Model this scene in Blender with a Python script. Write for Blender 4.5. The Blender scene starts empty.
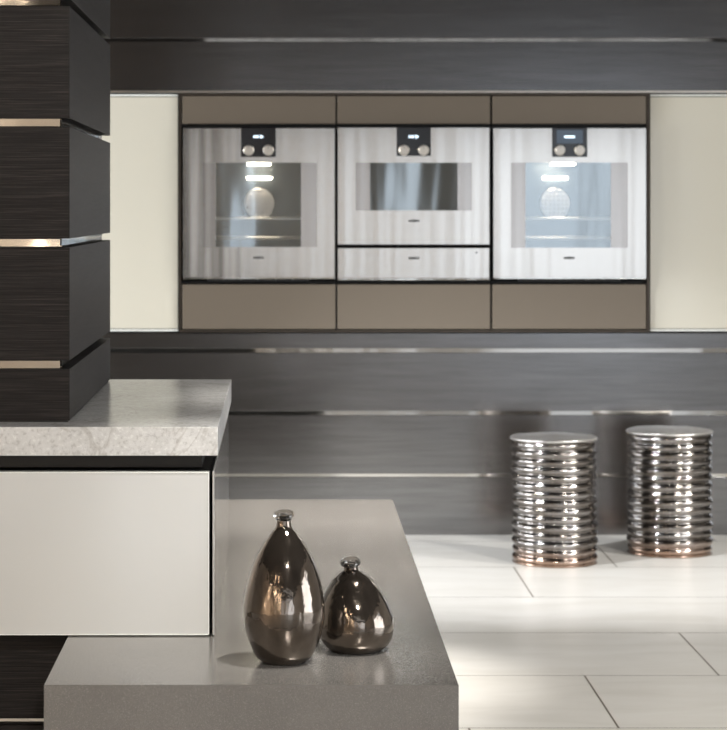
import bpy, bmesh, math, random
from mathutils import Vector, noise

sc = bpy.context.scene
C = sc.collection
F, CX, CY, H = 2200.0, 280.0, 209.0, 1.264      # focal length (px), principal point, eye height


def at(px, py, Y):
    """world X, Z of photo pixel (px, py) at depth Y"""
    return (px - CX) * Y / F, H - (py - CY) * Y / F


# ------------------------------------------------------------------ camera
cam_d = bpy.data.cameras.new('camera')
cam = bpy.data.objects.new('camera', cam_d)
C.objects.link(cam)
cam.location = (0, 0, H)
cam.rotation_euler = (math.pi / 2, 0, 0)
cam_d.sensor_fit = 'HORIZONTAL'
cam_d.sensor_width = 36
cam_d.lens = F / 727 * 36
cam_d.shift_x = (363.5 - CX) / 727
cam_d.shift_y = -(365 - CY) / 727
cam_d.clip_start = 0.05
cam_d.clip_end = 60
cam_d.dof.use_dof = True
cam_d.dof.focus_distance = 4.35
cam_d.dof.aperture_fstop = 11.0
sc.camera = cam

# ------------------------------------------------------------------ world, lights, exposure
sc.view_settings.view_transform = 'Standard'
sc.view_settings.look = 'None'
sc.view_settings.exposure = 0.6
sc.view_settings.gamma = 1
sc.view_settings.use_curve_mapping = False
sc.cycles.use_denoising = True
sc.cycles.max_bounces = 10
sc.cycles.sample_clamp_indirect = 8
sc.cycles.caustics_reflective = False
sc.cycles.caustics_refractive = False

w = bpy.data.worlds.new('world')
sc.world = w
w.use_nodes = True
bg = w.node_tree.nodes['Background']
bg.inputs[0].default_value = (0.80, 0.88, 1.0, 1)
bg.inputs[1].default_value = 1.0


def area(name, loc, rot, sx, sy, power, col=(1, 1, 1), spread=180):
    d = bpy.data.lights.new(name, 'AREA')
    d.shape = 'RECTANGLE'
    d.size, d.size_y = sx, sy
    d.energy = power
    d.color = col
    d.spread = math.radians(spread)
    o = bpy.data.objects.new(name, d)
    o.location = loc
    o.rotation_euler = [math.radians(a) for a in rot]
    C.objects.link(o)
    return o


WARM = (1.0, 0.90, 0.76)
DAY = (0.93, 0.96, 1.0)
# daylight through the windows behind the camera, at the far left and on the right
BACK_WINDOWS = [(-1.05, -.80), (-.42, -.30), (.55, .72), (1.12, 1.42), (2.02, 4.2)]
for (a0, a1) in BACK_WINDOWS:
    area('daylight_back', ((a0 + a1) / 2, -4.95, 1.15), (90, 0, 0), a1 - a0, 2.0, (2.0 if a1 > 4 else 2.6) * (a1 - a0) * 2.0, DAY)
area('strip_glint_light', (1.6, -4.2, 2.88), (0, 0, 0), 5.0, 0.5, 11, (.95, .97, 1))  # added light, unseen, put there for the polished wall strips to reflect
area('daylight_left', (-4.95, 6.9, 1.15), (0, -90, 0), 2.0, 2.4, 190, DAY)
area('daylight_right', (4.95, 2.3, 1.2), (0, 90, 0), 2.3, 3.0, 80, DAY)


def spot(name, loc, tgt, power, col, size=60, blend=.6, r=.04):
    d = bpy.data.lights.new(name, 'SPOT')
    d.energy = power
    d.color = col
    d.spot_size = math.radians(size)
    d.spot_blend = blend
    d.shadow_soft_size = r
    o = bpy.data.objects.new(name, d)
    o.location = loc
    o.rotation_euler = (Vector(tgt) - Vector(loc)).to_track_quat('-Z', 'Y').to_euler()
    C.objects.link(o)
    return o


spot('spot_floor_right', (4.3, 5.6, 2.8), (1.4, 7.6, 0.0), 370, (1, .98, .95), 32, .8)  # unseen spots, added to brighten floor, island, bench and walls
spot('spot_floor_left', (-1.4, 6.0, 2.8), (0.9, 7.9, 0.0), 430, DAY, 40, .8)
spot('spot_floor_mid', (2.6, 4.6, 2.85), (1.3, 6.3, 0.0), 240, (1, .96, .90), 75, .8)
spot('spot_island', (0.7, 1.0, 2.85), (-0.3, 4.6, 0.6), 225, (1, .97, .92), 50, .8, .10)
spot('spot_bench', (0.75, 3.6, 2.85), (-0.02, 4.10, 0.45), 215, (1, .97, .92), 25, 1, .06)
spot('spot_bench', (0.85, 4.8, 2.85), (0.20, 4.90, 0.45), 235, (1, .96, .9), 31, 1, .06)
spot('spot_bench', (0.85, 6.0, 2.85), (0.16, 5.90, 0.45), 420, (1, .96, .9), 30, 1, .06)
spot('spot_wall_left', (-3.6, 5.0, 2.75), (0.5, 8.5, 1.2), 100, (1, .94, .84), 60, .9, .08)
spot('spot_wall_right', (4.6, 5.0, 2.75), (1.4, 8.5, 1.3), 110, (1, .94, .84), 60, .9, .08)
spot('wash_left_wall', (-3.0, -1.2, 2.85), (-5, -1.2, 1.0), 700, (1, .80, .62), 110, .9, .08)
rs = random.Random(5)
for i in range(26):  # unseen warm points, added to make sparkles in the vase glass
    d = bpy.data.lights.new('sparkle_point', 'POINT')
    d.energy = rs.uniform(2, 6)
    d.color = (1, .80, .60)
    d.shadow_soft_size = rs.uniform(.035, .09)
    o = bpy.data.objects.new('sparkle_point', d)
    o.location = (rs.uniform(-4.0, -1.2), rs.uniform(-3.6, 1.2), rs.uniform(.9, 2.5))
    C.objects.link(o)

# ------------------------------------------------------------------ helpers


def tag(o, label=None, cat=None, group=None, kind=None):
    if label: o['label'] = label
    if cat: o['category'] = cat
    if group: o['group'] = group
    if kind: o['kind'] = kind
    return o


def empty(name, loc=(0, 0, 0)):
    o = bpy.data.objects.new(name, None)
    o.location = loc
    C.objects.link(o)
    return o


def add_box(bm, x0, x1, y0, y1, z0, z1, bev=0.0, seg=2):
    r = bmesh.ops.create_cube(bm, size=1)
    vs = r['verts']
    for v in vs:
        v.co = Vector(((x0 + x1) / 2 + v.co.x * (x1 - x0), (y0 + y1) / 2 + v.co.y * (y1 - y0), (z0 + z1) / 2 + v.co.z * (z1 - z0)))
    if bev > 0:
        es = list({e for v in vs for e in v.link_edges})
        bmesh.ops.bevel(bm, geom=es, offset=bev, segments=seg, affect='EDGES', profile=.5)


def link(name, bm, mat, parent=None, loc=None, smooth=False):
    me = bpy.data.meshes.new(name)
    o = bpy.data.objects.new(name, me)
    C.objects.link(o)
    base = Vector((0, 0, 0))
    if parent is not None:
        base = Vector(parent.location) if parent.type == 'EMPTY' else Vector(parent.get('_b', (0, 0, 0)))
    if loc is not None:
        base = Vector(loc)
    if base.length:
        bmesh.ops.translate(bm, vec=-base, verts=bm.verts)
    bmesh.ops.recalc_face_normals(bm, faces=bm.faces)
    bm.to_mesh(me)
    bm.free()
    me.materials.append(mat)
    if smooth:
        for p in me.polygons: p.use_smooth = True
    if parent is not None:
        o.parent = parent
    elif loc is not None:
        o.location = loc
    return o


def box(name, mat, x0, x1, y0, y1, z0, z1, parent=None, bev=0.0, loc=None):
    bm = bmesh.new()
    add_box(bm, x0, x1, y0, y1, z0, z1, bev)
    return link(name, bm, mat, parent, loc)


def tube(bm, p0, p1, r, n=8):
    p0, p1 = Vector(p0), Vector(p1)
    d = p1 - p0
    m = bmesh.ops.create_cone(bm, cap_ends=True, segments=n, radius1=r, radius2=r, depth=d.length)
    q = Vector((0, 0, 1)).rotation_difference(d)
    for v in m['verts']:
        v.co = q @ v.co + (p0 + p1) / 2


def lathe(bm, prof, seg=64, center=lambda z: (0, 0), wob=None, caps=(True, True)):
    rings = []
    for (r, z) in prof:
        cx, cy = center(z)
        ring = []
        for i in range(seg):
            a = 2 * math.pi * i / seg
            rr, zz = (r, z) if wob is None else wob(r, z, a)
            ring.append(bm.verts.new((cx + rr * math.cos(a), cy + rr * math.sin(a), zz)))
        rings.append(ring)
    for k in range(len(rings) - 1):
        for i in range(seg):
            j = (i + 1) % seg
            bm.faces.new((rings[k][i], rings[k][j], rings[k + 1][j], rings[k + 1][i]))
    if caps[0]: bm.faces.new(rings[0][::-1])
    if caps[1]: bm.faces.new(rings[-1])


def smooth_profile(pts, n=8):
    """Catmull-Rom through (r, z) points"""
    out = []
    for i in range(len(pts) - 1):
        p0 = pts[max(i - 1, 0)]; p1 = pts[i]; p2 = pts[i + 1]; p3 = pts[min(i + 2, len(pts) - 1)]
        for k in range(n):
            t = k / n
            out.append(tuple(.5 * ((2 * p1[j]) + (-p0[j] + p2[j]) * t + (2 * p0[j] - 5 * p1[j] + 4 * p2[j] - p3[j]) * t * t +
                             (-p0[j] + 3 * p1[j] - 3 * p2[j] + p3[j]) * t ** 3) for j in (0, 1)))
    out.append(pts[-1])
    return out


# ------------------------------------------------------------------ materials
class Mat:
    def __init__(s, name, **kw):
        s.m = bpy.data.materials.new(name)
        s.m.use_nodes = True
        s.nt = s.m.node_tree
        s.b = s.nt.nodes['Principled BSDF']
        for k, v in kw.items(): s.set(k, v)

    def set(s, k, v):
        i = s.b.inputs[k.replace('_', ' ')]
        if isinstance(v, (tuple, list)) and len(v) == 3: v = (*v, 1)
        i.default_value = v

    def n(s, t, **kw):
        nd = s.nt.nodes.new(t)
        for k, v in kw.items():
            setattr(nd, k, v)
        return nd

    def l(s, a, b): s.nt.links.new(a, b)

    def noise(s, scale=(1, 1, 1), sc=5, detail=3, rough=.5, dist=0, coord='Object'):
        tc = s.n('ShaderNodeTexCoord')
        mp = s.n('ShaderNodeMapping')
        mp.inputs['Scale'].default_value = scale
        s.l(tc.outputs[coord], mp.inputs[0])
        nz = s.n('ShaderNodeTexNoise')
        nz.inputs['Scale'].default_value = sc
        nz.inputs['Detail'].default_value = detail
        nz.inputs['Roughness'].default_value = rough
        nz.inputs['Distortion'].default_value = dist
        s.l(mp.outputs[0], nz.inputs['Vector'])
        return nz.outputs['Fac']

    def ramp(s, fac, stops):
        r = s.n('ShaderNodeValToRGB')
        e = r.color_ramp.elements
        while len(e) < len(stops): e.new(.5)
        for i, (p, c) in enumerate(stops):
            e[i].position = p
            e[i].color = (*c, 1) if len(c) == 3 else c
        s.l(fac, r.inputs[0])
        return r.outputs[0]

    def mix(s, fac, a, b, mode='MIX'):
        x = s.n('ShaderNodeMix', data_type='RGBA', blend_type=mode)
        for sock, v in ((x.inputs[0], fac), (x.inputs[6], a), (x.inputs[7], b)):
            if isinstance(v, bpy.types.NodeSocket): s.l(v, sock)
            elif isinstance(v, (int, float)): sock.default_value = v
            else: sock.default_value = (*v, 1)
        return x.outputs[2]

    def math(s, op, a, b=0.0):
        x = s.n('ShaderNodeMath', operation=op)
        for sock, v in ((x.inputs[0], a), (x.inputs[1], b)):
            if isinstance(v, bpy.types.NodeSocket): s.l(v, sock)
            else: sock.default_value = v
        return x.outputs[0]

    def bump(s, h, strength=.2, dist=.01):
        b = s.n('ShaderNodeBump')
        b.inputs['Strength'].default_value = strength
        b.inputs['Distance'].default_value = dist
        s.l(h, b.inputs['Height'])
        s.l(b.outputs[0], s.b.inputs['Normal'])

    def color(s, o): s.l(o, s.b.inputs['Base Color'])


def wood(name, dark, mid, light, rough=.38, spec=.8, ior=1.5, bmp=.25):
    m = Mat(name, Roughness=rough)
    m.set('Specular IOR Level', spec)
    m.set('IOR', ior)
    m.set('Specular Tint', (.97, .98, 1))
    g = m.noise((1.2, 1.2, 110), 6, 5, .7, .2)
    g2 = m.noise((2.5, 2.5, 260), 5, 3, .6)
    big = m.noise((.8, .8, 5), 2.5, 2, .5)
    c = m.ramp(g, [(.34, dark), (.52, mid), (.74, light)])
    c = m.mix(m.math('MULTIPLY', g2, .55), c, tuple(x * .45 for x in dark))
    c = m.mix(m.math('MULTIPLY', big, .5), c, tuple(x * .8 for x in mid))
    m.color(c)
    sk = m.noise((.9, .9, 14), 3, 4, .6, .3)
    sm = m.n('ShaderNodeMapRange')
    sm.inputs[1].default_value, sm.inputs[2].default_value = .3, .7
    sm.inputs[3].default_value, sm.inputs[4].default_value = spec * .62, spec
    m.l(m.math('ADD', m.math('MULTIPLY', sk, .6), m.math('MULTIPLY', g, .4)), sm.inputs[0])
    m.l(sm.outputs[0], m.b.inputs['Specular IOR Level'])
    m.bump(m.math('ADD', g, g2), bmp, .0012)
    return m.m


M = {}
M['wood'] = wood('dark_stained_oak', (.007, .006, .006), (.020, .017, .016), (.080, .066, .058), .45, .22)
M['wood_wall'] = wood('smoked_oak_panel', (.013, .010, .008), (.023, .018, .014), (.037, .029, .023), .20, 1.0, 2.05, .01)

m = Mat('brushed_steel', Metallic=1.0, Roughness=.17)
m.set('Base Color', (.58, .56, .525))
m.set('Anisotropic', .7)
v = m.noise((9, 1, .25), 1.0, 2, .5)
fine = m.noise((5, 5, 700), 1.0, 2, .5)
m.bump(m.math('ADD', m.math('MULTIPLY', v, 1.0), m.math('MULTIPLY', fine, .004)), .35, .01)
M['steel'] = m.m

m = Mat('polished_metal_strip', Metallic=1.0, Roughness=.07)
m.set('Base Color', (.70, .68, .64))
m.bump(m.noise((3, 3, 1), 1.5, 2), .25, .01)
M['strip'] = m.m

m = Mat('chrome_knob', Metallic=1.0, Roughness=.3)
m.set('Base Color', (.75, .70, .62))
M['knob'] = m.m
m = Mat('black_matt', Roughness=.5); m.set('Base Color', (.006, .006, .006)); M['black'] = m.m
m = Mat('black_gloss_panel', Roughness=.12); m.set('Base Color', (.008, .008, .009)); M['gloss_black'] = m.m

m = Mat('bronze_lacquer', Roughness=.42, Metallic=.25)
m.set('Base Color', (.175, .145, .112))
m.bump(m.noise((1, 1, 1), 300, 2), .1, .0005)
M['bronze'] = m.m
m = Mat('bronze_frame_edge', Roughness=.3, Metallic=.7)
m.set('Base Color', (.10, .082, .066))
M['bronze_dark'] = m.m

m = Mat('cream_glass', Roughness=.22)
m.set('Base Color', (.72, .69, .59))
m.set('Coat Weight', .6); m.set('Coat Roughness', .08)
M['cream'] = m.m
m = Mat('pale_glass_edge', Roughness=.15)
m.set('Base Color', (.92, .94, .90))
M['glass_edge'] = m.m

m = Mat('white_glass', Roughness=.3)
m.set('Base Color', (.64, .645, .63))
m.set('Coat Weight', 1.0); m.set('Coat Roughness', .03)
M['white_glass'] = m.m

m = Mat('mirror_side_glass', Roughness=.03, Metallic=.55)
m.set('Base Color', (.62, .62, .60))
m.set('Coat Weight', 1.0); m.set('Coat Roughness', .01)
M['side_glass'] = m.m

# stone worktop: pale limestone-like, polished
m = Mat('pale_stone', Roughness=.2)
m.set('Specular IOR Level', .5)
n1 = m.noise((1, 1, 1), 9, 6, .7, .4)
n2 = m.noise((1, 1, 1), 120, 4, .7)
n3 = m.noise((1, 1, 1), 3, 5, .6, 1.2)
c = m.ramp(n1, [(.3, (.56, .555, .535)), (.5, (.64, .635, .62)), (.72, (.72, .715, .70))])
c = m.mix(m.ramp(n2, [(.36, (.6, .6, .6)), (.46, (0, 0, 0))]), c, (.42, .41, .395))
c = m.mix(m.ramp(n2, [(.56, (0, 0, 0)), (.66, (1, 1, 1))]), c, (.76, .76, .74))
c = m.mix(m.ramp(n3, [(.488, (0, 0, 0)), (.5, (.35, .35, .35)), (.515, (0, 0, 0))]), c, (.28, .25, .22))
m.color(c)
M['stone'] = m.m

# grey quartz bench
m = Mat('grey_quartz', Roughness=.22, IOR=1.6)
m.set('Specular IOR Level', .9)
n2 = m.noise((1, 1, 1), 750, 2, .7)
n3 = m.noise((1, 1, 1), 6, 3, .6)
c = m.ramp(n3, [(.3, (.155, .145, .134)), (.7, (.180, .169, .156))])
c = m.mix(m.ramp(n2, [(.58, (0, 0, 0)), (.72, (.6, .6, .6))]), c, (.40, .38, .355))
c = m.mix(m.ramp(n2, [(.30, (.7, .7, .7)), (.42, (0, 0, 0))]), c, (.10, .095, .09))
m.color(c)
M['quartz'] = m.m

# floor tiles: long slabs in running thirds
m = Mat('large_stone_tiles', Roughness=.30)
m.set('Specular IOR Level', .5)
tc = m.n('ShaderNodeTexCoord')
sp = m.n('ShaderNodeSeparateXYZ')
m.l(tc.outputs['Object'], sp.inputs[0])
PR, PL = .602, 1.2
vv = m.math('DIVIDE', m.math('SUBTRACT', 7.767 + PR * 20, sp.outputs[1]), PR)
row = m.math('FLOOR', vv)
fv = m.math('FRACT', vv)
off = m.math('MULTIPLY', m.math('MODULO', m.math('ADD', row, 2.0), 3.0), .365)   # row 20 -> 0
uu = m.math('DIVIDE', m.math('ADD', m.math('ADD', sp.outputs[0], -1.19 + 24), off), PL)
col_i = m.math('FLOOR', uu)
fu = m.math('FRACT', uu)
eu = m.math('MULTIPLY', m.math('MINIMUM', fu, m.math('SUBTRACT', 1.0, fu)), PL)
ev = m.math('MULTIPLY', m.math('MINIMUM', fv, m.math('SUBTRACT', 1.0, fv)), PR)
e = m.math('MINIMUM', eu, m.math('MULTIPLY', ev, 1.0))
grout = m.math('LESS_THAN', e, .0026)
wn = m.n('ShaderNodeTexWhiteNoise', noise_dimensions='2D')
cb = m.n('ShaderNodeCombineXYZ')
m.l(row, cb.inputs[0]); m.l(col_i, cb.inputs[1])
m.l(cb.outputs[0], wn.inputs['Vector'])
n1 = m.noise((1, 3, 1), 2.2, 5, .6, .6)
c = m.ramp(n1, [(.3, (.60, .58, .535)), (.5, (.66, .64, .60)), (.72, (.71, .695, .66))])
c = m.mix(m.math('MULTIPLY', wn.outputs['Value'], .10), c, (.54, .53, .50))
c = m.mix(grout, c, (.13, .11, .085))
m.color(c)
M['tiles'] = m.m

m = Mat('painted_dark_wall', Roughness=.7); m.set('Base Color', (.56, .52, .47)); M['room'] = m.m
m = Mat('ceiling_paint', Roughness=.9); m.set('Specular IOR Level', 0.0); m.set('Base Color', (.03, .028, .026)); M['ceil'] = m.m
m = Mat('dark_reflection_block', Roughness=.9); m.set('Specular IOR Level', 0.0); m.set('Base Color', (.02, .019, .018)); M['refl_block'] = m.m  # for the added block that darkens board reflections
m = Mat('window_frame_paint', Roughness=.5); m.set('Base Color', (.06, .06, .06)); M['wframe'] = m.m

# smoky lustre glass of the vases
m = Mat('smoky_lustre_glass', Metallic=.92, Roughness=.10)
n1 = m.noise((1, 1, .6), 14, 3, .6, .5)
c = m.ramp(n1, [(.3, (.105, .085, .068)), (.55, (.205, .170, .140)), (.8, (.36, .315, .27))])
m.color(c)
m.set('Coat Weight', .3); m.set('Coat Roughness', .02)
n2 = m.noise((1, 1, .7), 26, 3, .6, .3)
m.bump(n2, .33, .006)
M['lustre'] = m.m
m = Mat('smoky_clear_glass', Roughness=.02)
m.set('Base Color', (.86, .83, .79)); m.set('Transmission Weight', 1.0); m.set('IOR', 1.5)
M['rim_glass'] = m.m

# hammered metal stools
m = Mat('hammered_antique_silver', Metallic=1.0, Roughness=.16)
n1 = m.noise((1, 1, 2.5), 9, 4, .6)
c = m.ramp(n1, [(.35, (.15, .130, .112)), (.55, (.28, .262, .25)), (.75, (.40, .39, .385))])
tc = m.n('ShaderNodeTexCoord'); sp = m.n('ShaderNodeSeparateXYZ'); m.l(tc.outputs['Object'], sp.inputs[0])
low = m.ramp(m.math('ADD', sp.outputs[2], m.math('MULTIPLY', m.noise((1, 1, 1), 16, 3), .06)), [(.04, (1, 1, 1)), (.10, (0, 0, 0))])
c = m.mix(m.math('MULTIPLY', low, .7), c, (.50, .33, .24))
m.color(c)
m.bump(m.noise((1, 1, 1), 38, 2, .5), .35, .004)
M['silver'] = m.m
m = Mat('worn_silver_top', Metallic=.9, Roughness=.3)
m.set('Base Color', (.66, .64, .62))
m.bump(m.noise((1, 1, 1), 26, 2, .5), .3, .004)
M['silver_top'] = m.m

# oven cavity
m = Mat('oven_enamel', Roughness=.22, Metallic=.35)
m.set('Base Color', (.105, .125, .132))
M['enamel'] = m.m
m = Mat('rack_chrome', Metallic=1.0, Roughness=.33); m.set('Base Color', (.85, .80, .74)); M['rack'] = m.m
m = Mat('fan_cover_steel', Metallic=.4, Roughness=.5); m.set('Base Color', (.035, .037, .04)); M['fan'] = m.m
m = Mat('oven_bulb'); m.set('Emission Color', (1, .84, .62)); m.set('Emission Strength', 30); M['bulb'] = m.m
m = Mat('display_text'); m.set('Base Color', (.3, .4, .5)); m.set('Emission Color', (.70, .86, 1)); m.set('Emission Strength', 1.4); M['lcd'] = m.m
m = Mat('display_field_lit'); m.set('Base Color', (.03, .04, .05)); m.set('Emission Color', (.25, .33, .45)); m.set('Emission Strength', .15); M['lcd_bg'] = m.m
m = Mat('logo_ink', Roughness=.5); m.set('Base Color', (.03, .03, .03)); M['ink'] = m.m


def pane_mat(name, tint, refl):
    mm = bpy.data.materials.new(name)
    mm.use_nodes = True
    nt = mm.node_tree
    nt.nodes.clear()
    out = nt.nodes.new('ShaderNodeOutputMaterial')
    mx = nt.nodes.new('ShaderNodeMixShader')
    tr = nt.nodes.new('ShaderNodeBsdfTransparent'); tr.inputs[0].default_value = (*tint, 1)
    gl = nt.nodes.new('ShaderNodeBsdfGlossy'); gl.inputs['Roughness'].default_value = .05
    gl.inputs[0].default_value = (.86, .93, .94, 1)
    tc = nt.nodes.new('ShaderNodeTexCoord'); mp = nt.nodes.new('ShaderNodeMapping'); mp.inputs['Scale'].default_value = (3.5, 1, .5)
    nz = nt.nodes.new('ShaderNodeTexNoise'); nz.inputs['Scale'].default_value = 1.2
    bp = nt.nodes.new('ShaderNodeBump'); bp.inputs['Strength'].default_value = .3; bp.inputs['Distance'].default_value = .01
    nt.links.new(tc.outputs['Object'], mp.inputs[0]); nt.links.new(mp.outputs[0], nz.inputs['Vector'])
    nt.links.new(nz.outputs['Fac'], bp.inputs['Height']); nt.links.new(bp.outputs[0], gl.inputs['Normal'])
    mx.inputs[0].default_value = refl
    nt.links.new(tr.outputs[0], mx.inputs[1]); nt.links.new(gl.outputs[0], mx.inputs[2]); nt.links.new(mx.outputs[0], out.inputs[0])
    return mm


M['pane'] = pane_mat('oven_door_glass', (.85, .87, .90), .16)
M['pane_dark'] = pane_mat('dark_oven_door_glass', (.10, .12, .15), .22)
m = Mat('frosted_grey_glass', Metallic=.85, Roughness=.2)
m.set('Base Color', (.46, .44, .42)); m.set('Anisotropic', .5)
m.bump(m.noise((9, 1, .3), 1.0, 2, .5), .3, .01)
M['surround'] = m.m

# ------------------------------------------------------------------ room shell
WX0, WX1, WY0, WY1, WZ = -5.0, 5.0, -5.0, 8.53, 2.9
tag(box('floor', M['tiles'], WX0, WX1, WY0, 9.2, -.1, 0), kind='structure')
tag(box('ceiling', M['ceil'], WX0, WX1, WY0, 9.2, WZ, WZ + .1), kind='structure')


def wall_with_hole(name, axis, pos, a0, a1, h0, h1, z0, z1):
    bm = bmesh.new()
    def b(s0, s1, t0, t1):
        if axis == 'x': add_box(bm, pos, pos + .1, s0, s1, t0, t1)
        else: add_box(bm, s0, s1, pos, pos + .1, t0, t1)
    b(a0, h0, 0, WZ); b(h1, a1, 0, WZ); b(h0, h1, z1, WZ)
    if z0 > 0: b(h0, h1, 0, z0)
    return tag(link(name, bm, M['room']), kind='structure')


wall_with_hole('wall_right', 'x', WX1, WY0, 9.2, .8, 3.8, .05, 2.35)
wall_with_hole('wall_left', 'x', WX0 - .1, WY0, 9.2, 5.7, 8.1, .12, 2.2)
bm = bmesh.new()
cuts = [WX0] + [v for p in BACK_WINDOWS for v in p] + [WX1]
for k in range(0, len(cuts), 2): add_box(bm, cuts[k], cuts[k + 1], WY0 - .1, WY0, 0, WZ)
for (a0, a1) in BACK_WINDOWS:
    add_box(bm, a0, a1, WY0 - .1, WY0, 0, .15)
    add_box(bm, a0, a1, WY0 - .1, WY0, 2.15, WZ)
tag(link('wall_front', bm, M['room']), kind='structure')
bm = bmesh.new()
for a in (5.7, 6.88, 8.06): add_box(bm, WX0 - .09, WX0 - .05, a, a + .04, .12, 2.2)
tag(link('window_1', bm, M['wframe']), kind='structure')
bm = bmesh.new()
for a in (2.0, 3.08, 4.16): add_box(bm, a, a + .04, WY0 - .09, WY0 - .05, .12, 2.15)
tag(link('window_2', bm, M['wframe']), kind='structure')

bm = bmesh.new()
for a in (.8, 2.28, 3.76): add_box(bm, WX1 + .05, WX1 + .09, a, a + .04, .05, 2.35)
tag(link('window_3', bm, M['wframe']), kind='structure')

tag(box('reflection_block_1', M['refl_block'], WX0, WX1, WY0, WY0 + .35, 2.2, WZ), kind='structure')  # added dark block, unseen, keeps reflections in the upper boards dark

# back wall: backing with wood boards and recessed metal strips
wb = tag(box('wall_back', M['black'], WX0, WX1, 9.1, 9.2, 0, WZ), kind='structure')
YW = 8.53
OX0, OZ1 = at(178.5, 93, YW)[0], at(0, 93, YW)[1]
OX1, OZ0 = at(649.5, 93, YW)[0], at(0, 332, YW)[1]
zs = [0, at(0, 477, YW)[1], at(0, 474, YW)[1], at(0, 415.3, YW)[1], at(0, 411, YW)[1], at(0, 353, YW)[1], at(0, 348, YW)[1]]
GAP = .017
low = [(0, .2245), (.2375, .464), (.481, .7065), (.7235, OZ0 - .004)]
up = [(OZ1 + .010, 1.913), (1.927, 2.142), (2.159, 2.375), (2.392, 2.61), (2.627, WZ)]
for (z0, z1) in low + up:
    box('wood_board', M['wood_wall'], WX0, WX1, YW, YW + .04, z0, z1, wb, .0012)
for (z0, z1) in list(zip([a[1] for a in low], [a[0] for a in low[1:]])) + list(zip([a[1] for a in up], [a[0] for a in up[1:]])):
    box('metal_strip', M['strip'], WX0, WX1, YW + .006, YW + .012, z0 + .0005, z1 - .0005, wb)

box('metal_strip', M['knob'], WX0, WX1, YW - .008, YW + .012, OZ1 + .0010, OZ1 + .0085, wb)

# cream glass wall panels either side of the ovens
zt, zb = at(0, 97, YW)[1], at(0, 328.5, YW)[1]
for (x0, x1, lab) in ((-1.75, OX0 - .002, 'cream glass panel left of the ovens, behind the dark wood pillar'),
                      (OX1 + .002, 2.75, 'cream glass panel right of the ovens, above the metal stools')):
    e = tag(empty('glass_wall_panel', ((x0 + x1) / 2, YW, zb)), lab, 'wall panel', 'cream glass panels beside the ovens')
    box('panel', M['cream'], x0, x1, YW - .004, YW + .02, zb, zt, e, .001)
    box('edge_trim', M['glass_edge'], x0, x1, YW - .006, YW + .02, zt + .003, zt + .010, e)
    box('edge_trim', M['glass_edge'], x0, x1, YW - .006, YW + .02, zb - .010, zb - .003, e)

# ------------------------------------------------------------------ oven housing
YH = 8.50            # front of the housing
sx = lambda px: at(px, 0, YH)[0]
sz = lambda py: at(0, py, YH)[1]
hs = tag(empty('oven_housing', ((OX0 + OX1) / 2, YH, sz(332))), 'long bronze built-in cabinet holding the three ovens, with flap doors above and below', 'cabinet')
bm = bmesh.new()
t = .006
hx0, hx1, hz0, hz1 = sx(179.3), sx(649), sz(332), sz(93.3)
add_box(bm, hx0, hx0 + t, YH, 9.08, hz0, hz1)
add_box(bm, hx1 - t, hx1, YH, 9.08, hz0, hz1)
add_box(bm, hx0 + t, hx1 - t, YH, 9.08, hz0, hz0 + t)
add_box(bm, hx0 + t, hx1 - t, YH, 9.08, hz1 - t, hz1)
link('frame', bm, M['bronze_dark'], hs)
bm = bmesh.new()      # dark interior: shelves over and under the appliances, dividers, back
add_box(bm, hx0 + t, hx1 - t, YH + .03, 9.06, sz(126.5), sz(124.5))
add_box(bm, hx0 + t, hx1 - t, YH + .03, 9.06, sz(283.5), sz(281.5))
for px in (336.2, 491): add_box(bm, sx(px) - .003, sx(px) + .003, YH + .03, 9.06, hz0 + t, hz1 - t)
add_box(bm, hx0 + t, hx1 - t, 9.06, 9.08, hz0 + t, hz1 - t)
link('carcass', bm, M['black'], hs)
for (a, b) in ((182.4, 335.4), (337.4, 490), (492.3, 646)):
    box('top_flap', M['bronze'], sx(a), sx(b), YH - .002, YH + .018, sz(123.8), sz(96), hs, .0008)
    box('bottom_drawer', M['bronze'], sx(a), sx(b), YH - .002, YH + .018, sz(329), sz(284.5), hs, .0008)


# ------------------------------------------------------------------ ovens
YD = 8.475           # front of the appliance doors
dx = lambda px: at(px, 0, YD)[0]
dz = lambda py: at(0, py, YD)[1]


def word(txt, px, py, h, parent, mat, y=YD, wid=None):
    cu = bpy.data.curves.new('lettering', 'FONT')
    cu.body = txt
    cu.size = h
    cu.extrude = .0004
    cu.align_x = 'CENTER'; cu.align_y = 'CENTER'
    cu.offset = h * .09
    tmp = bpy.data.objects.new('lettering', cu)
    C.objects.link(tmp)
    bpy.context.view_layer.update()
    me = bpy.data.meshes.new_from_object(tmp.evaluated_get(bpy.context.evaluated_depsgraph_get()))
    bpy.data.objects.remove(tmp)
    xs = [v.co.x for v in me.vertices]
    k = 1 if wid is None else wid / (max(xs) - min(xs))
    X, Z = at(px, py, y)
    base = parent.location if parent.type == 'EMPTY' else (parent.parent.location if parent.parent else Vector())
    for v in me.vertices:
        v.co = Vector((X + v.co.x * k, y - v.co.z - .0006, Z + v.co.y)) - Vector(base)
    me.materials.append(mat)
    o = bpy.data.objects.new('lettering', me)
    C.objects.link(o)
    o.parent = parent
    return o


def ring(bm, X0, X1, Z0, Z1, x0, x1, z0, z1, y0, y1):
    add_box(bm, X0, x0, y0, y1, Z0, Z1)
    add_box(bm, x1, X1, y0, y1, Z0, Z1)
    add_box(bm, x0, x1, y0, y1, Z0, z0)
    add_box(bm, x0, x1, y0, y1, z1, Z1)


def child_box(name, mat, x0, x1, y0, y1, z0, z1, par, root, bev=0):
    """box as a child of a part that sits at its root's origin"""
    bm = bmesh.new()
    add_box(bm, x0, x1, y0, y1, z0, z1, bev)
    return child_link(name, bm, mat, par, root)


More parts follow.
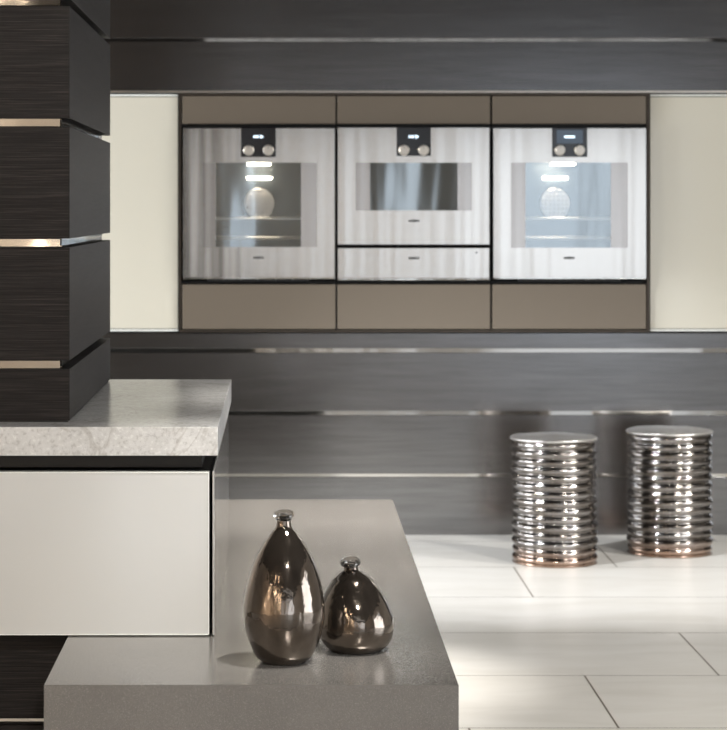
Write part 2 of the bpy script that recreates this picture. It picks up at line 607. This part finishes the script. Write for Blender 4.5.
def child_link(name, bm, mat, par, root, smooth=False):
    o = link(name, bm, mat, None, None, smooth)
    o.data.transform(__import__('mathutils').Matrix.Translation(-Vector(root.location)))
    o.parent = par
    return o


def oven(name, label, cat, x0, x1, y0, y1, wout, win, panel, logo, pane, lit, group, screen=False, mode='text'):
    X0, X1, Z0, Z1 = dx(x0), dx(x1), dz(y1), dz(y0)
    e = tag(empty(name, ((X0 + X1) / 2, YD, Z0)), label, cat, group)
    a, b = dx(wout[0]), dx(wout[1]); c, d = dz(wout[3]), dz(wout[2])
    ia, ib = dx(win[0]), dx(win[1])
    foot = .014 if lit else 0
    bm = bmesh.new()
    ring(bm, X0, X1, Z0 + foot, Z1, a, b, c, d, YD, YD + .022)
    door = link('door', bm, M['steel'], e)
    for (p, q) in ((a, ia), (ib, b)): child_box('window_surround', M['surround'], p, q, YD + .003, YD + .006, c, d, door, e)
    child_box('window_pane', pane, ia, ib, YD + .003, YD + .0045, c, d, door, e)
    if foot:
        child_box('handle_lip', M['strip'], X0, X1, YD - .004, YD + .02, Z0 + foot - .0052, Z0 + foot - .0005, door, e, .001)
        w_ = X1 - X0
        bm = bmesh.new()
        for k in range(6):
            u0 = X0 + w_ * (.16 + .68 * k / 6)
            add_box(bm, u0, u0 + w_ * .68 / 6 - .004, YD + .004, YD + .02, Z0, Z0 + foot - .006)
        link('vent', bm, M['black'], e)
    # cavity liner: open box behind the window
    D = .40
    bm = bmesh.new()
    g = .012
    la, lb, lc, ld = ia - .03, ib + .03, c - .01, d + .004
    y0_ = YD + .024
    add_box(bm, la - g, la, y0_, y0_ + D, lc - g, ld + g)
    add_box(bm, lb, lb + g, y0_, y0_ + D, lc - g, ld + g)
    add_box(bm, la, lb, y0_, y0_ + D, lc - g, lc)
    add_box(bm, la, lb, y0_, y0_ + D, ld, ld + g)
    add_box(bm, la, lb, y0_ + D - g, y0_ + D, lc, ld)
    cav = link('cavity', bm, M['enamel'] if lit else M['black'], e)
    if lit:
        mx, mz = (la + lb) / 2, (lc + ld) / 2
        # perforated fan cover
        bm = bmesh.new()
        yb = y0_ + D - g
        bmesh.ops.create_cone(bm, cap_ends=True, segments=32, radius1=.065, radius2=.06, depth=.008)
        for v_ in bm.verts: v_.co = Vector((mx + v_.co.x, yb - .006 + v_.co.z * -1, mz + .01 + v_.co.y))
        nf = len(bm.faces)
        for i in range(-3, 4):
            for j in range(-3, 4):
                if i * i + j * j < 11:
                    r0 = bmesh.ops.create_uvsphere(bm, u_segments=10, v_segments=6, radius=.0055)
                    for v_ in r0['verts']: v_.co += Vector((mx + i * .017, yb - .0105, mz + .01 + j * .017))
        fc = child_link('fan_cover', bm, M['fan'], cav, e)
        fc.data.materials.append(M['rack'])
        for p_ in fc.data.polygons[nf:]: p_.material_index = 1
        for zf in (dz(218.5), dz(238.5)):
            bm = bmesh.new()
            yf, yk = y0_ + .02, y0_ + D - .05
            for yy in (yf, yk): tube(bm, (la + .002, yy, zf), (lb - .002, yy, zf), .0045)
            for xx in (la + .004, lb - .004): tube(bm, (xx, yf, zf), (xx, yk, zf), .0032)
            n = 22
            for i in range(1, n):
                xx = la + (lb - la) * i / n
                tube(bm, (xx, yf, zf), (xx, yk, zf), .0016, 6)
            link('wire_rack', bm, M['rack'], e)
        child_box('lamp', M['bulb'], mx - .045, mx + .045, y0_ + .11, y0_ + .16, d - .007, d + .001, cav, e, .002)
        child_box('lamp', M['bulb'], mx - .05, mx + .05, yb - .012, yb - .004, at(0, 179.5, yb)[1], at(0, 176.8, yb)[1], cav, e, .002)
    # control panel
    p0, p1, pb = dx(panel[0]), dx(panel[1]), dz(panel[2])
    cp = box('control_panel', M['gloss_black'], p0, p1, YD - .003, YD + .01, pb, Z1 + .002, e, .0012)
    pxm = (panel[0] + panel[1]) / 2
    if screen:
        child_box('display', M['lcd_bg'], dx(pxm - 13), dx(pxm + 13), YD - .0036, YD - .003, dz(143.5), dz(130), cp, e)
        child_box('display_bar', M['lcd'], dx(pxm - 5.5), dx(pxm + 5), YD - .0044, YD - .0036, dz(138), dz(135.7), cp, e, .0003)
    else:
        bm = bmesh.new()
        for (u, hh) in ((-4.2, 1.3), (-2.2, 1.1), (-.6, 1.3), (2.3, 1.7), (4.0, .9)):
            add_box(bm, dx(pxm + u - .8), dx(pxm + u + .7), YD - .0038, YD - .003, dz(136.7 + hh), dz(136.7 - hh), .0003)
        child_link('display', bm, M['lcd'], cp, e)
    for s in (-1, 1):
        bm = bmesh.new()
        xk, zk = dx(pxm + s * 9.8), dz(150)
        prof = [(.0205, 0), (.0205, .002), (.0185, .003), (.0185, .017), (.0172, .0185)]
        lathe(bm, prof, 32)
        for v_ in bm.verts:
            v_.co = Vector((xk + v_.co.x, YD - .003 - v_.co.z, zk + v_.co.y))
        k_ = child_link('knob', bm, M['knob'], cp, e)
        bm = bmesh.new()
        add_box(bm, xk - .0008, xk + .0008, YD - .0222, YD - .0214, zk + .006, zk + .015)
        child_link('pointer', bm, M['ink'], cp, e)
    lt = word('GAGGENAU', logo[0], logo[1], .0108, e, M['ink'], YD, .042)
    return e


G = 'built-in ovens in the bronze cabinet'
oven('built_in_oven', 'steel built-in oven, leftmost of the three, lit inside with two wire racks', 'oven',
     183, 334.6, 128.3, 281, (203, 316.8, 162.7, 247), (216, 301), (241, 276, 157), (258.4, 257.7), M['pane'], True, G)
mo = oven('built_in_oven', 'compact steel oven in the middle with an unlit dark window, above the warming drawer', 'oven',
          337.8, 489.3, 127.8, 244.4, (355.7, 471.8, 162.7, 210.5), (370, 457.6), (396.6, 430.9, 156), (414, 220.9), M['pane_dark'], False, G)
oven('built_in_oven', 'steel built-in oven, rightmost of the three, lit inside, with a plain lit display', 'oven',
     493.5, 646, 128.3, 281, (511, 627.7, 162.6, 247.7), (525.6, 611), (552, 587.3, 157), (569, 258), M['pane'], True, G, True)
# warming drawer
X0, X1, Z0, Z1 = dx(337.8), dx(489.3), dz(281), dz(248)
e = tag(empty('warming_drawer', ((X0 + X1) / 2, YD, Z0)), 'slim steel warming drawer directly under the middle oven', 'drawer')
dr = box('drawer_front', M['steel'], X0, X1, YD, YD + .02, Z0 + .010, Z1, e, .0008)
box('drawer_body', M['black'], X0 + .02, X1 - .02, YD + .021, YD + .45, Z0 + .003, Z1 - .01, e)
box('handle_lip', M['strip'], X0, X1, YD - .004, YD + .02, Z0 + .0042, Z0 + .0094, e, .001)
word('GAGGENAU', 414, 258.2, .0108, e, M['ink'], YD, .042)
bm = bmesh.new()
lathe(bm, [(.0035, 0), (.0035, .002)], 16)
xk, zk = dx(476.5), dz(252.6)
for v_ in bm.verts: v_.co = Vector((xk + v_.co.x, YD - v_.co.z, zk + v_.co.y))
link('indicator', bm, M['ink'], e)

# ------------------------------------------------------------------ metal stools


def stool(X, Y, Zt, R, label, seed, lean):
    e = tag(empty('ribbed_stool', (X, Y, 0)), label, 'stool', 'ribbed metal drum stools by the back wall')
    rnd = random.Random(seed)
    NR = 15
    pitch = (Zt - .018) / NR
    off = [rnd.uniform(-.0025, .0025) for _ in range(NR + 1)]
    prof = [(R * .90, .0005), (R * .985, .001)]
    for k in range(NR):
        zc = .006 + pitch * (k + .5)
        rr = R * (1 - .02 * abs(math.sin(k * 1.7 + seed))) + off[k] * .5
        for j in range(10):
            t_ = (j / 10 - .5)
            bulge = math.cos(t_ * math.pi) if abs(t_) < .5 else 0
            prof.append((rr - .0085 + .0085 * bulge, zc + t_ * pitch))
    prof.append((R - .014, .006 + pitch * NR))

    def wob(r, z, a):
        n = noise.noise(Vector((math.cos(a) * 1.3, math.sin(a) * 1.3, z * 9 + seed)))
        n2 = noise.noise(Vector((math.cos(a) * 1.1, math.sin(a) * 1.1, z * 2.5 + seed * 3)))
        env = min(1, z / .03) * min(1, max(0, (Zt - z)) / .03)
        return r + n * .0030, z + n2 * .006 * env

    ctr = lambda z: (lean * (z - Zt / 2), 0)
    bm = bmesh.new()
    lathe(bm, prof, 96, ctr, wob)
    link('ribbed_body', bm, M['silver'], e, loc=(0, 0, 0), smooth=True)
    zt = .006 + pitch * NR
    tp = [(R - .014, zt - .003), (R - .003, zt - .001), (R + .0008, zt + .002), (R + .0005, zt + .006), (R - .006, Zt - .003), (R * .8, Zt - .002), (R * .4, Zt), (R * .06, Zt + .002), (.001, Zt + .0025)]

    def wt(r, z, a):
        n = noise.noise(Vector((math.cos(a) * r * 12, math.sin(a) * r * 12, seed)))
        return r + n * .0015, z + n * .003

    bm = bmesh.new()
    lathe(bm, smooth_profile(tp, 4), 96, ctr, wt)
    link('seat_top', bm, M['silver_top'], e, loc=(0, 0, 0), smooth=True)
    return e


stool(.983, 7.889, .4520, .155, 'ribbed hammered silver drum stool, the left of the two and nearer the camera', 3, -.01)
stool(1.435, 8.107, .4540, .158, 'ribbed hammered silver drum stool, the right of the two and closer to the back wall', 8, .0)

# ------------------------------------------------------------------ island: cabinet, worktop, wood-clad pillar
YI = 4.189
isl = tag(empty('island_cabinet', (-.8, YI, 0)), 'island cabinet with white glass drawer front and glossy glass side under the pale stone worktop', 'cabinet')
SB, ST = .794, .849
box('carcass', M['black'], -1.6, -.134, YI + .022, 5.335, .4535, .7605, isl)
box('handle_channel', M['black'], -1.6, -.150, YI + .05, 5.30, .7665, SB - .001, isl)
dfp = box('drawer_front', M['white_glass'], -1.6, -.1375, YI, YI + .02, .4545, .7612, isl)
bm = bmesh.new()
add_box(bm, -.1372, -.1350, YI - .001, YI + .02, .4535, .7630)
add_box(bm, -1.6, -.1373, YI - .001, YI + .02, .7614, .7632)
add_box(bm, -1.6, -.1373, YI - .001, YI + .02, .4528, .4544)
child_link('edge_trim', bm, M['glass_edge'], dfp, isl)
box('side_panel', M['side_glass'], -.1285, -.1248, YI + .001, 5.345, .4525, .765, isl, .0004)
for (z0, z1) in ((.0, .282), (.284, .4515)):
    box('base_board', M['wood'], -1.6, -.413, YI + .05, YI + .09, z0, z1 - .013 if z0 == 0 else z1, isl, .001)
box('metal_strip', M['strip'], -1.6, -.413, YI + .054, YI + .06, .2758, .2815, isl)
box('base_core', M['black'], -1.6, -.43, YI + .065, 5.3, .001, .4515, isl)

wt = tag(box('stone_worktop', M['stone'], -1.6, -.1185, YI, 5.358, SB, ST, bev=.0012, loc=(-.8, 4.77, SB)),
         'thick pale stone worktop slab carrying the dark wood pillar', 'worktop')

bench_bm = bmesh.new()
vs = []
for z in (.33, .45):
    vs += [bench_bm.verts.new(p) for p in ((-.404, 3.762, z), (.3057, 3.762, z), (.3158, 6.167, z), (-.404, 6.167, z))]
bench_bm.faces.new(vs[0:4]); bench_bm.faces.new(vs[4:8])
for i in range(4): bench_bm.faces.new((vs[i], vs[(i + 1) % 4], vs[4 + (i + 1) % 4], vs[4 + i]))
bmesh.ops.recalc_face_normals(bench_bm, faces=bench_bm.faces)
bmesh.ops.bevel(bench_bm, geom=list(bench_bm.edges), offset=.0012, segments=2, affect='EDGES')
bn = tag(empty('quartz_bench', (-.05, 4.96, 0)), 'low grey-brown quartz bench running under the island cabinet, carrying the two vases', 'bench')
link('slab', bench_bm, M['quartz'], bn)
box('plinth', M['black'], -.36, .24, 3.86, 6.08, .0, .33, bn)

pl = tag(empty('wood_clad_pillar', (-.8, 4.79, ST)), 'dark-stained oak pillar with metal shadow gaps, standing on the pale stone worktop', 'pillar')
PX, PY0, PY1 = -.4093, 4.28, 5.303
box('plinth_edge', M['black'], -1.5, PX - .004, PY0 + .004, PY1 - .004, ST + .0002, ST + .006, pl)
blocks = [(ST + .004, .9525), (.9695, 1.1895), (1.2065, 1.4235), (1.4405, 1.6590), (1.6745, 1.892), (1.909, 2.127), (2.144, 2.362), (2.379, 2.6), (2.617, WZ - .002)]
for (z0, z1) in blocks:
    box('cladding_block', M['wood'], -1.5, PX, PY0, PY1, z0, z1, pl, .0008)
for i in range(len(blocks) - 1):
    z0, z1 = blocks[i][1] + .0004, blocks[i + 1][0] - .0004
    box('core', M['black'], -1.48, PX - .024, PY0 + .022, PY1 - .020, z0, z1, pl)
    bm = bmesh.new()
    add_box(bm, -1.5, PX - .019, PY0 + .002, PY0 + .006, z0 + .0012, z1 - .0006)
    add_box(bm, PX - .0225, PX - .0185, PY0 + .03, PY1 - .021, z0, z1)
    link('metal_strip', bm, M['strip'], pl)

# ------------------------------------------------------------------ vases


def vase(name, label, X, Y, prof, rim, ctr, seed):
    e = tag(empty(name, (X, Y, .4504)), label, 'vase')
    bm = bmesh.new()

    def wob(r, z, a):
        n = noise.noise(Vector((math.cos(a) * 1.1, math.sin(a) * 1.1, z * 14 + seed)))
        return r * (1 + .012 * n), z

    lathe(bm, smooth_profile(prof, 10), 96, ctr, wob, (True, False))
    link('body', bm, M['lustre'], e, loc=(0, 0, 0), smooth=True)
    bm = bmesh.new()
    z0, r0, z1, r1 = rim
    rp = [(r0 * .93, z0), (r0 * 1.10, z0 + .002), (r0 * 1.02, z0 + .005), (r1 * .86, z0 + (z1 - z0) * .45), (r1 * .99, z1 - .006), (r1, z1 - .002),
          (r1 * .93, z1), (r1 * .80, z1 - .003), (r0 * .72, z0 + .007), (r0 * .62, z0 - .012)]

    def wr(r, z, a):
        return r * (1 + .04 * math.cos(2 * a + seed)), z + r * (.22 * math.sin(a) + .05 * math.cos(a)) * (z > z0 + .006)
    lathe(bm, smooth_profile(rp, 5), 48, ctr, wr, (False, False))
    link('rim', bm, M['rim_glass'], e, loc=(0, 0, 0), smooth=True)
    return e


vase('glass_vase', 'tall egg-shaped smoky mirrored glass vase with narrow neck, standing on the grey bench', .0068, 3.957,
     [(.030, .0030), (.0370, .0005), (.0430, .004), (.0520, .013), (.0595, .028), (.0672, .048), (.0722, .070), (.0736, .092), (.0724, .107), (.0684, .132), (.062, .157),
      (.0530, .182), (.0395, .207), (.0250, .228), (.0165, .238), (.0135, .245), (.0128, .253)],
     (.2525, .0128, .2675, .0180), lambda z: (.0005 * math.sin(z * 12), 0), 1.0)
vase('glass_vase', 'short squat smoky mirrored glass vase leaning left, behind the tall vase', .1370, 4.062,
     [(.038, .003), (.044, .0005), (.050, .003), (.0575, .009), (.0655, .021), (.0700, .038), (.0698, .055), (.0660, .073), (.0590, .093), (.0485, .112), (.0360, .129), (.0215, .141), (.0140, .147), (.0126, .154)],
     (.1525, .0128, .1650, .0192), lambda z: (.003 - .010 * max(0, z - .06) / .1, 0), 4.0)
